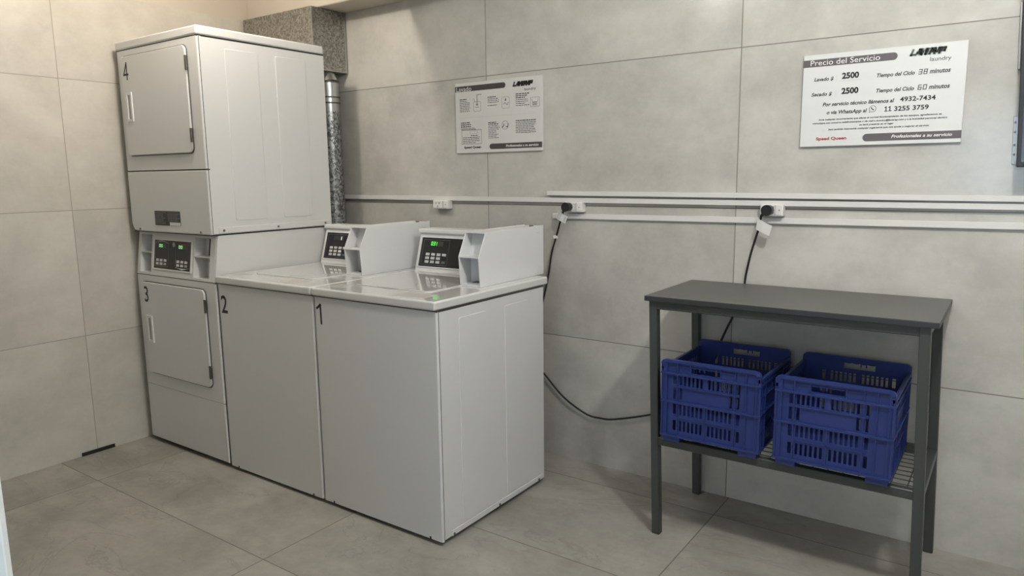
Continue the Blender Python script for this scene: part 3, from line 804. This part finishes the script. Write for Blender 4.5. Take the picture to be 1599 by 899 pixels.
# ------------------------------------------------------------------ blue crates
def make_crate():
    W, D, H = 0.352, 0.372, 0.305
    t = thing('plastic_crate', '', 'crate', (0, 0, 0), 'blue crates on the wire shelf')
    th = 0.0035
    def panel(L, top, face, nm, end):
        """face(u, v, w): u across 0..L, v up, w outwards; a wall with slots and ribs"""
        holes = []
        for r0, r1 in ((0.046, 0.084), (0.106, 0.144), (0.215, 0.249)):
            for k in range(6):
                for base in (0.195, 0.487):
                    x = (base + k * 0.0425) * L
                    holes.append((x, x + 0.0235 * L, r0, r1))
            for x in (0.128, 0.772): holes.append((x * L, (x + 0.032) * L, r0, r1))
        for x in (0.128, 0.195, 0.70, 0.772): holes.append((x * L, (x + 0.0265) * L, 0.162, 0.204))
        if end: holes += [(0.315 * L, 0.60 * L, 0.264, 0.286), (0, 0.016, top - 0.016, top), (L - 0.016, L, top - 0.016, top)]
        us = sorted({0.0, L, *[h[0] for h in holes], *[h[1] for h in holes]})
        vs = sorted({0.022, top, *[h[2] for h in holes], *[h[3] for h in holes]})
        b = B()
        b.grid(us, vs, lambda u, v: any(h[0] < u < h[1] and h[2] < v < h[3] for h in holes), th, lambda u, v, w: face(u, v, w - 0.010))
        def rib(u0, u1, v0, v1, p=0.0, q=-0.008):
            b.grid([u0, u1], [v0, v1], lambda *_: False, p - q, lambda u, v, w: face(u, v, q + w))
        for v0, v1 in ((0.022, 0.029), (0.149, 0.156), (0.252, 0.259)): rib(0, L, v0, v1, 0.0025)
        for v0, v1 in ((0.0925, 0.0975), (0.2065, 0.2115)): rib(0.16 * L, 0.80 * L, v0, v1, -0.001)
        if not end: rib(0, L, top - 0.010, top, 0.001)
        for u in (0.062, 0.175, 0.756, 0.862, 0.955): rib(u * L - 0.0016, u * L + 0.0016, 0.022, top - 0.004, 0.0012)
        rib(0.462 * L - 0.0016, 0.462 * L + 0.0016, 0.022, 0.150, -0.001)
        rib(0.445 * L - 0.004, 0.445 * L + 0.012, 0.212, 0.252, -0.005)
        if end:
            for u in (0.305, 0.462, 0.612): rib(u * L - 0.0014, u * L + 0.0014, 0.259 if u != 0.462 else 0.288, top - 0.004, -0.001)
            for u0, u1 in ((0.175, 0.305), (0.612, 0.756)): rib(u0 * L, u1 * L, 0.2825, 0.2850, -0.002)
            # finger grip edge of the hand hole
            pts = [face((0.315 + 0.285 * i / 16) * L, 0.2855 - 0.0022 * abs(math.sin(i * math.pi / 4)), -0.004) for i in range(17)]
            b.tube(pts, 0.0018, 6, 2)
            for u in (0.392, 0.440): rib(u * L, u * L + 0.004, 0.273, 0.286, -0.003)
            # raised rounded corners of the ends
            rib(0.016, L - 0.016, top - 0.010, top + 0.0008, 0.002, -0.0105)
            for c, a0 in ((0.016, 90), (L - 0.016, 0)):
                ar = [(c + 0.016 * math.cos(math.radians(a0 + 15 * k)), top - 0.016 + 0.016 * math.sin(math.radians(a0 + 15 * k))) for k in range(7)]
                t2 = bmesh.new()
                for k in range(6):
                    q = ((c, top - 0.016), ar[k], ar[k + 1])
                    f0 = [t2.verts.new(face(u, v, 0.002)) for u, v in q]; f1 = [t2.verts.new(face(u, v, -0.010)) for u, v in q]
                    t2.faces.new(f0); t2.faces.new(f1[::-1]); t2.faces.new((f0[1], f1[1], f1[2], f0[2]))
                bmesh.ops.recalc_face_normals(t2, faces=t2.faces); b.take(t2)
            # blank field
            rib(0.225 * L, 0.69 * L, 0.160, 0.205, -0.006)
        for u0, u1 in ((0.0, 0.055), (0.955, 1.0)): rib(u0 * L, u1 * L, 0.022, top - 0.012 if end else top, -0.0015)
        return b.obj(nm, 'crate', t)
    panel(W, H, lambda u, v, w: (u - W / 2, -D / 2 - w, v), 'end_panel', True)
    panel(W, H, lambda u, v, w: (W / 2 - u, D / 2 + w, v), 'end_panel', True)
    panel(D, H - 0.027, lambda u, v, w: (W / 2 + w - 0.001, u - D / 2, v), 'side_panel', False)
    panel(D, H - 0.027, lambda u, v, w: (-W / 2 - w + 0.001, D / 2 - u, v), 'side_panel', False)
    # corner ears that rise at the ends
    b = B()
    b.box((-W / 2 + 0.004, -D / 2 + 0.004, 0.0205), (W / 2 - 0.004, D / 2 - 0.004, 0.0245), 0.001, 1)
    b.obj('base_panel', 'crate', t)
    for sx_ in (-1, 1):
        for sy_ in (-1, 1):
            b = B()
            xa, xb = sorted((sx_ * (W / 2 - 0.008), sx_ * (W / 2 - 0.072)))
            ya, yb = sorted((sy_ * (D / 2 - 0.004), sy_ * (D / 2 - 0.068)))
            b.box((xa, ya, 0.0), (xb, yb, 0.0235), 0.004, 2); b.obj('foot', 'crate', t)
    return t
C1 = make_crate()
SH = 0.3815
C1.location = (2.842, -0.292, SH)
C2 = copy_thing(C1, (3.238, -0.289, SH))
C1['label'] = 'blue slotted plastic crate on the left of the table shelf'
C2['label'] = 'blue slotted plastic crate on the right of the table shelf'

# ------------------------------------------------------------------ galvanised duct and pipe
b = B()
DU = thing('air_duct', 'rectangular galvanised sheet duct in the upper corner above the dryers', 'duct', (0.305, -0.124, 1.902))
b.box((-0.289, -0.111, 0), (0.291, 0.114, 0.3145), 0.0015, 1); b.obj('duct_body', 'zinc', DU)
b = B()
for x in (0.288,):
    b.box((x, -0.1125, -0.001), (x + 0.0045, -0.108, 0.3145)); b.box((x, 0.108, -0.001), (x + 0.0045, 0.117, 0.3145))
b.box((-0.289, -0.1125, -0.001), (0.292, 0.114, 0.003))
b.obj('seam_flange', 'zinc_bright', DU)
b = B(); b.box((-0.304, -0.100, 0), (-0.290, 0.11, 0.310)); b.obj('end_gap_shade', 'rubber', DU)  # black block put in for the deep shade of the open gap

PI_ = thing('vent_pipe', 'round galvanised vent pipe running down the wall behind the dryers', 'pipe', (0.552, -0.115, 0.0))
px, py = 0.552, -0.115
def pipe_x(z): return 0.556 - 0.552 + (1.84 - z) * 0.010
b = B(); b.tube([(pipe_x(z), 0, z) for z in (0.35, 1.08, 1.70)], 0.058, 28, 1); b.obj('spiral_pipe', 'zinc_pipe', PI_)
b = B(); b.tube([(pipe_x(z), 0, z) for z in (1.69, 1.845)], 0.0592, 28, 1)
b.tube([(pipe_x(1.845), 0, 1.845), (pipe_x(1.87) - 0.004, 0, 1.870), (pipe_x(1.9) - 0.022, 0, 1.899)], 0.05, 28, 1, radii=[0.0585, 0.050, 0.036])
b.obj('connector', 'zinc_bright', PI_)
for z in (1.845, 1.765, 1.735, 1.105):
    b = B(); b.tube([(pipe_x(z), 0, z - 0.004), (pipe_x(z), 0, z + 0.004)], 0.0615, 28, 1); b.obj('clamp_ring', 'zinc_bright' if z == 1.105 else 'dark_steel', PI_)

# ------------------------------------------------------------------ cable trunking
def trunk(name, label, x0, x1, z0a, z1a, z0b, z1b, dep):
    b = B(); t = bmesh.new(); vs = []
    for x, za, zb in ((x0, z0a, z1a), (x1, z0b, z1b)):
        vs.append([t.verts.new((x - x0, y, z - z0a)) for y, z in ((0, za), (-dep, za), (-dep, zb), (0, zb))])
    t.faces.new(vs[0]); t.faces.new(vs[1])
    for i in range(4): t.faces.new((vs[0][i], vs[0][(i + 1) % 4], vs[1][(i + 1) % 4], vs[1][i]))
    bmesh.ops.recalc_face_normals(t, faces=t.faces)
    bmesh.ops.bevel(t, geom=t.edges[:], offset=0.0012, segments=1, affect='EDGES')
    b.take(t)
    o = b.obj(name, 'pvc'); o.location = (x0, -0.0005, z0a)
    return tag(o, label, 'cable trunking', 'cable trunking on the back wall')
trunk('cable_trunking', 'long middle white trunking strip running behind the pipe to the right', 0.30, 4.85, 1.219, 1.242, 1.205, 1.224, 0.018)
trunk('cable_trunking', 'upper white trunking strip starting above the first plugged outlet', 1.898, 4.85, 1.246, 1.2655, 1.228, 1.247, 0.026)
trunk('cable_trunking', 'lower white trunking strip below the plugged outlets', 1.919, 4.85, 1.141, 1.164, 1.150, 1.172, 0.012)

# ------------------------------------------------------------------ outlets
def outlet(x0, x1, z0, z1, label, plugged):
    w = x1 - x0; h = z1 - z0; dep = 0.036
    t = thing('wall_outlet', label, 'outlet', (x0 + w / 2, -0.0005, z0), 'surface outlets under the trunking')
    b = B(); b.box((-w / 2, -dep, 0), (w / 2, 0, h), 0.003, 2); b.obj('outlet_box', 'outlet', t)
    b = B()
    b.box((-w / 2 + 0.004, -dep - 0.002, 0.004), (w * 0.12, -dep + 0.001, h - 0.004), 0.001, 1)
    b.box((w * 0.18, -dep - 0.002, 0.004), (w / 2 - 0.004, -dep + 0.001, h - 0.004), 0.001, 1)
    pl = b.obj('faceplate', 'outlet', t)
    b = B()
    b.box((w * 0.145, -dep - 0.0012, 0.003), (w * 0.155, -dep + 0.001, h - 0.003))
    b.cyl((w * 0.34, h / 2), 0.0022, 1, -dep - 0.003, -dep, 10)
    if not plugged:
        for s in (-1, 1):
            for dz, a in ((0.006, s * 0.5), (0.006, -s * 0.5)):
                pass
            b.box((-w * 0.17 + s * 0.010 - 0.0016, -dep - 0.0028, h * 0.55), (-w * 0.17 + s * 0.010 + 0.0016, -dep, h * 0.78))
        b.box((-w * 0.17 - 0.0016, -dep - 0.0028, h * 0.18), (-w * 0.17 + 0.0016, -dep, h * 0.40))
    else:
        stroke(b, [(-w * 0.02, h * 0.2), (w * 0.10, h * 0.2), (w * 0.10, h * 0.8), (-w * 0.02, h * 0.8)], 0.0012, lambda u, v: (u, -dep - 0.0024, v))
    b.obj('socket_marks', 'ink', pl)
    return t
outlet(1.216, 1.317, 1.175, 1.218, 'empty white wall outlet left of the coin washers, nothing plugged in', False)
outlet(1.999, 2.088, 1.173, 1.217, 'white wall outlet with the black plug beside coin washer 1', True)
outlet(2.863, 2.948, 1.1745, 1.2195, 'white wall outlet with the black plug above the steel table', True)

# ------------------------------------------------------------------ power cords
def cord(label, plug, pts, clip=None, tagq=None, tag_lines=False):
    px, pz = plug
    t = thing('power_cord', label, 'cord', (px, -0.05, pz), 'black power cords')
    o = Vector((px, -0.05, pz))
    L = lambda p: Vector(p) - o
    b = B(); b.cyl((0, 0), 0.0205, 1, -0.022, 0.011, 28, r2=0.0195)
    e = Vector(pts[0]) - o
    b.tube([(0, -0.006, 0), tuple(e * 0.55), tuple(e)], 0.008, 12, 4, radii=[0.0095 - 0.0045 * i / 8 for i in range(9)])
    b.obj('plug', 'black', t)
    b = B(); b.tube([tuple(L(p)) for p in pts], 0.0042, 10, 8); b.obj('cable', 'rubber', t)
    if clip:
        b = B(); c = L(clip); b.box((c.x - 0.009, c.y - 0.007, c.z - 0.007), (c.x + 0.009, c.y + 0.006, c.z + 0.007), 0.002, 2); b.obj('cable_clip', 'outlet', t)
    if tagq:
        b = B(); q = [L(p) for p in tagq]
        t2 = bmesh.new()
        n = 8; rows = []
        for k in (0, 1):
            for i in range(n + 1):
                s = i / n
                a = q[0].lerp(q[1], s); c = q[3].lerp(q[2], s)
                bulge = -0.006 * math.sin(math.pi * s) - 0.0006 * k
                rows.append((t2.verts.new(a + Vector((0, bulge, 0))), t2.verts.new(c + Vector((0, bulge, 0)))))
        for k in (0, 1):
            for i in range(n):
                r0, r1 = rows[k * (n + 1) + i], rows[k * (n + 1) + i + 1]
                t2.faces.new((r0[0], r1[0], r1[1], r0[1]))
        for i in range(n):
            for s in (0, 1):
                t2.faces.new((rows[i][s], rows[i + 1][s], rows[n + 1 + i + 1][s], rows[n + 1 + i][s]))
        for i in (0, n):
            t2.faces.new((rows[i][0], rows[i][1], rows[n + 1 + i][1], rows[n + 1 + i][0]))
        bmesh.ops.recalc_face_normals(t2, faces=t2.faces)
        b.take(t2); tg = part_label(b.obj('paper_tag', 'paper', t), 'white paper tag')
        if tag_lines:
            b = B()
            for s in (0.12, 0.26, 0.40, 0.80, 0.86):
                a = q[0].lerp(q[1], s); c = q[3].lerp(q[2], s)
                bul = -0.006 * math.sin(math.pi * s) - 0.0016
                p = a.lerp(c, 0.15) + Vector((0, bul, 0)); r = a.lerp(c, 0.85) + Vector((0, bul, 0)); wv = (q[1] - q[0]).normalized() * 0.0014
                poly(b, [p, r, r + wv, p + wv], lambda *v: v)
            b.obj('tag_print', 'greyprint', tg)
cord('black power cord dropping behind coin washer 1 from its wall outlet', (2.022, 1.196),
     [(1.998, -0.048, 1.176), (1.975, -0.035, 1.131), (1.945, -0.022, 1.057), (1.917, -0.016, 0.981), (1.900, -0.014, 0.891), (1.884, -0.016, 0.814), (1.85, -0.02, 0.70), (1.78, -0.03, 0.60)],
     (1.942, -0.022, 1.057), [(1.974, -0.048, 1.181), (2.024, -0.052, 1.153), (2.010, -0.05, 1.122), (1.960, -0.046, 1.145)], True)
cord('black power cord dropping behind the table and sagging to the washers', (2.896, 1.197),
     [(2.872, -0.05, 1.176), (2.860, -0.038, 1.123), (2.833, -0.028, 1.03), (2.814, -0.02, 0.941), (2.800, -0.006, 0.86), (2.765, -0.010, 0.77), (2.728, -0.016, 0.679), (2.690, -0.016, 0.56), (2.63, -0.014, 0.45), (2.54, -0.014, 0.355), (2.421, -0.016, 0.298), (2.251, -0.018, 0.245), (2.180, -0.018, 0.236), (2.103, -0.02, 0.243), (1.982, -0.02, 0.303), (1.879, -0.02, 0.396), (1.80, -0.025, 0.47), (1.70, -0.03, 0.52)],
     None, [(2.860, -0.05, 1.166), (2.915, -0.054, 1.139), (2.905, -0.052, 1.101), (2.853, -0.048, 1.124)], False)

# ------------------------------------------------------------------ signs
def sign(name, label, x0, x1, z0, z1, mat):
    t = thing(name, label, 'sign', ((x0 + x1) / 2, 0, z0), None)
    b = B(); b.box((x0 - (x0 + x1) / 2, -0.012, 0), ((x1 - x0) / 2, -0.0005, z1 - z0), 0.0008, 1)
    b.obj('board', mat, t)
    ox, oz = (x0 + x1) / 2, z0
    lay = lambda k: (lambda u, v: (u - ox, -0.0122 - 0.0002 * k, v - oz))
    return t, lay
def bandshape(b, x0, x1, z0, z1, f, right):
    r = (z1 - z0) / 2
    poly(b, round_rect(x0, z0, x1, z1, r * 0.98, 6, (0, 1, 1, 0) if right else (1, 0, 0, 1)), f)

PS, lay = sign('price_sign', 'white price sign reading Precio del Servicio on the right of the wall', 2.990, 3.494, 1.428, 1.750, 'board')
b = B(); bandshape(b, 2.990, 3.292, 1.708, 1.733, lay(1), True); b.obj('header_band', 'band', PS)
b = B(); bandshape(b, 3.199, 3.494, 1.4405, 1.4665, lay(1), False); b.obj('footer_band', 'band', PS)
b = B(); text(b, 'Precio del Servicio', 3.014, 3.239, 1.7125, 0.0185, lay(2)); text(b, 'Profesionales a su servicio', 3.289, 3.468, 1.4495, 0.0105, lay(2), 0.02, 0.25)
b.obj('white_lettering', 'white_print', PS)
b = B(); logo(b, 'LAVERAP', 3.331, 3.434, 1.7185, 0.0150, 0.0080, lay(1)); b.obj('logo_halo', 'logo_glow', PS)
b = B(); logo(b, 'LAVERAP', 3.331, 3.434, 1.7185, 0.0150, 0.0025, lay(2)); b.obj('logo', 'ink', PS)
f = lay(2)
b = B(); text(b, 'laundry', 3.389, 3.449, 1.694, 0.0125, f); b.obj('lettering', 'print', PS)
for s_, a, c, z, h in (('Lavado $', 3.029, 3.094, 1.658, 0.0125), ('Secado $', 3.022, 3.091, 1.606, 0.0125),
                      ('Tiempo del Ciclo', 3.232, 3.347, 1.6555, 0.0130), ('Tiempo del Ciclo', 3.233, 3.348, 1.6045, 0.0130),
                      ('minutos', 3.390, 3.450, 1.6550, 0.0150), ('minutos', 3.391, 3.451, 1.6045, 0.0150),
                      ('Por servicio t\u00e9cnico ll\u00e1menos al', 3.062, 3.291, 1.569, 0.0130), ('o via WhatsApp al', 3.077, 3.208, 1.5405, 0.0130)):
    b = B(); text(b, s_, a, c, z, h, f, 0.028, 0.22); b.obj('lettering', 'print', PS)
for s_, x, z in (('38', 3.355, 1.654), ('60', 3.356, 1.604)):
    b = B(); seven(b, s_, x, x + 0.030, z, 0.0165, 0.0022, f); b.obj('minute_digits', 'print', PS)
for s_, x0, x1, z, h, bo in (('2500', 3.121, 3.176, 1.6605, 0.0210, 0.045), ('2500', 3.122, 3.177, 1.6085, 0.0210, 0.045), ('4932-7434', 3.308, 3.413, 1.5695, 0.0155, 0.022)):
    b = B(); text(b, s_, x0, x1, z, h, f, bo); b.obj('bold_number', 'ink', PS)
b = B(); text(b, '3255 3759', 3.2925, 3.395, 1.5395, 0.0155, f, 0.022)
for x in (3.2675, 3.2795):
    stroke(b, [(x - 0.0035, 1.5525), (x, 1.5545), (x, 1.5408)], 0.0028, f); stroke(b, [(x - 0.0038, 1.5406), (x + 0.0038, 1.5406)], 0.0024, f)
b.obj('bold_number', 'ink', PS)
b = B()
for s_, a, c, z in (('Ante cualquier inconveniente que afecte el normal funcionamiento de los equipos, agradecemos se', 3.050, 3.434, 1.5195),
                   ('comunique con nosotros telef\u00f3nicamente o v\u00eda mail a laundry@laverap.com y a la brevedad personal t\u00e9cnico', 3.031, 3.451, 1.5075),
                   ('se har\u00e1 presente en el lugar', 3.186, 3.294, 1.4960), ('Ser\u00e1 tambi\u00e9n bienvenida cualquier sugerencia que nos ayude a mejorar el servicio', 3.085, 3.400, 1.4840)):
    text(b, s_, a, c, z, 0.0056, f, 0.03, 0.15)
b.obj('fine_print', 'print', PS)
b = B(); text(b, 'Speed Queen', 3.045, 3.147, 1.4505, 0.0105, f, 0.035); part_label(b.obj('maker_name', 'red_print', PS), 'dark red maker name')
b = B()
c0 = (3.2257, 1.5505); r0 = 0.0107
stroke(b, [(c0[0] + r0 * math.cos(a * math.pi / 12 + 4.3), c0[1] + r0 * math.sin(a * math.pi / 12 + 4.3)) for a in range(0, 23)] + [(3.2150, 1.5390)], 0.0013, f, True)
stroke(b, [(3.2215, 1.5548), (3.2225, 1.5520), (3.2262, 1.5482), (3.2293, 1.5472)], 0.0028, f)
b.obj('phone_icon', 'print', PS)
b = B(); stroke(b, [(3.103, 1.650), (3.103, 1.675)], 0.0008, f); stroke(b, [(3.103, 1.598), (3.103, 1.622)], 0.0008, f); stroke(b, [(3.112, 1.6530), (3.185, 1.6530)], 0.0008, f)
b.obj('price_slots', 'paleprint', PS)

IS, lay = sign('instruction_sign', 'white washing instruction sign headed Lavado above the coin washers', 1.361, 1.865, 1.449, 1.783, 'board_grey')
f = lay(2)
b = B(); bandshape(b, 1.361, 1.664, 1.742, 1.768, lay(1), True); b.obj('header_band', 'band_dark', IS)
b = B(); bandshape(b, 1.566, 1.865, 1.4635, 1.489, lay(1), False); b.obj('footer_band', 'band_dark', IS)
b = B(); text(b, 'Lavado', 1.369, 1.461, 1.7435, 0.0215, f, -0.005); text(b, 'Profesionales a su servicio', 1.662, 1.846, 1.4715, 0.0110, f, 0.02, 0.25)
b.obj('white_lettering', 'white_print', IS)
b = B(); logo(b, 'LAVERAP', 1.708, 1.818, 1.7465, 0.0150, 0.0075, lay(1)); b.obj('logo_halo', 'band_dark', IS)
b = B(); logo(b, 'LAVERAP', 1.708, 1.818, 1.7465, 0.0150, 0.0030, f); b.obj('logo', 'ink', IS)
b = B(); text(b, 'laundry', 1.770, 1.833, 1.722, 0.0120, f); b.obj('lettering', 'ink', IS)
b = B(); text(b, 'Speed Queen', 1.410, 1.515, 1.4715, 0.0105, f, 0.035); b.obj('lettering', 'ink', IS)
b = B()
lines(b, 1.388, 1.452, 1.647, 1.703, 8, 0.0026, f, 11, 1); lines(b, 1.559, 1.628, 1.680, 1.704, 4, 0.0026, f, 12, 1); lines(b, 1.558, 1.622, 1.665, 1.666, 1, 0.0026, f, 13)
lines(b, 1.721, 1.797, 1.6555, 1.707, 7, 0.0026, f, 14, 3); lines(b, 1.392, 1.455, 1.573, 1.5915, 3, 0.0030, f, 15, 3); lines(b, 1.392, 1.492, 1.5605, 1.566, 2, 0.0022, f, 16)
lines(b, 1.560, 1.628, 1.515, 1.586, 10, 0.0026, f, 17, 2); lines(b, 1.720, 1.838, 1.533, 1.587, 8, 0.0026, f, 18, 1)
b.obj('instruction_text', 'print', IS)
b = B()
stroke(b, [(1.384, 1.618), (1.838, 1.618)], 0.0012, f)
for x in (1.529, 1.697): stroke(b, [(x, 1.640), (x, 1.600)], 0.0010, f)
b.obj('divider_lines', 'paleprint', IS)
b = B()
# pictograms: machine with lid, drum with arrow, tray, drawer table, turning drum
stroke(b, round_rect(1.474, 1.645, 1.517, 1.690, 0.006, 3), 0.0011, f, True); stroke(b, [(1.495, 1.718), (1.495, 1.672)], 0.0030, f); stroke(b, [(1.489, 1.680), (1.495, 1.672), (1.501, 1.680)], 0.002, f)
stroke(b, [(1.484, 1.664), (1.508, 1.664)], 0.0016, f); stroke(b, [(1.492, 1.722), (1.520, 1.722)], 0.0024, f); stroke(b, [(1.472, 1.708), (1.482, 1.690)], 0.0016, f)
b.obj('pictogram', 'print', IS); b = B()
stroke(b, round_rect(1.642, 1.649, 1.685, 1.701, 0.008, 3), 0.0011, f, True); poly(b, ((1.658, 1.684), (1.668, 1.684), (1.663, 1.697)), f)
stroke(b, [(1.652, 1.668), (1.660, 1.676), (1.672, 1.664), (1.680, 1.676)], 0.0022, f)
b.obj('pictogram', 'print', IS); b = B()
stroke(b, round_rect(1.803, 1.6465, 1.853, 1.688, 0.003, 2), 0.0010, f, True); stroke(b, [(1.810, 1.682), (1.814, 1.668), (1.841, 1.668), (1.846, 1.682)], 0.0014, f)
for z in (1.654, 1.659, 1.664): stroke(b, [(1.815, z), (1.838, z)], 0.0020, f)
b.obj('pictogram', 'print', IS); b = B()
stroke(b, [(1.397, 1.4915), (1.518, 1.4915), (1.518, 1.5585), (1.397, 1.5585)], 0.0014, f, True)
lines(b, 1.402, 1.514, 1.497, 1.522, 4, 0.0026, f, 21); lines(b, 1.452, 1.500, 1.530, 1.530, 1, 0.003, f, 22); stroke(b, round_rect(1.448, 1.540, 1.494, 1.554, 0.004, 2), 0.0008, f, True)
b.obj('pictogram', 'print', IS); b = B()
stroke(b, [(1.659 + 0.0175 * math.cos(a * math.pi / 9), 1.572 + 0.020 * math.sin(a * math.pi / 9)) for a in range(18)], 0.0013, f, True)
stroke(b, [(1.641, 1.562), (1.652, 1.570), (1.652, 1.578)], 0.0030, f); stroke(b, [(1.678, 1.578), (1.672, 1.562), (1.664, 1.566)], 0.0030, f)
b.obj('pictogram', 'print', IS)

# ------------------------------------------------------------------ wall screen at the right edge
TV = thing('wall_screen', 'black flat screen on a metal wall bracket at the right edge', 'screen', (3.98, 0, 1.358))
TV.rotation_euler = (0, math.radians(-2.4), 0)
b = B(); b.box((-0.330, -0.105, 0), (0.345, -0.062, 0.60), 0.003, 2); b.obj('screen_body', 'black', TV)
b = B(); b.box((-0.318, -0.1062, 0.014), (0.333, -0.1045, 0.586)); b.obj('screen_glass', 'glossblack', TV)
b = B()
b.box((-0.343, -0.006, 0.01), (-0.325, -0.0005, 0.16), 0.001, 1)
b.box((-0.337, -0.030, 0.30), (-0.331, -0.0005, 0.50), 0.001, 1)
b.box((-0.334, -0.062, 0.02), (-0.330, -0.003, 0.15)); b.box((-0.330, -0.066, 0.01), (-0.305, -0.060, 0.50))
b.box((-0.328, -0.060, 0.22), (-0.322, -0.0005, 0.46), 0.001, 1)
b.box((-0.30, -0.012, 0.08), (0.30, -0.0005, 0.11), 0.001, 1); b.box((-0.30, -0.012, 0.40), (0.30, -0.0005, 0.43), 0.001, 1)
b.obj('wall_bracket', 'metal', TV)
for z in (0.04, 0.07, 0.11, 0.14):
    b = B(); b.cyl((-0.337, z), 0.004, 1, -0.0075, -0.005, 10); b.obj('bolt', 'screw', TV)

# ------------------------------------------------------------------ black strip standing in for a dark gap at the foot of the left wall
b = B(); b.box((0.0005, -0.079, 0.0005), (0.006, 0.079, 0.0185), 0.001, 1)
o = b.obj('wall_gap_strip', 'rubber'); o.location = (0, -1.224, 0)
tag(o, 'short black stand-in for a gap at the foot of the left wall', 'strip')
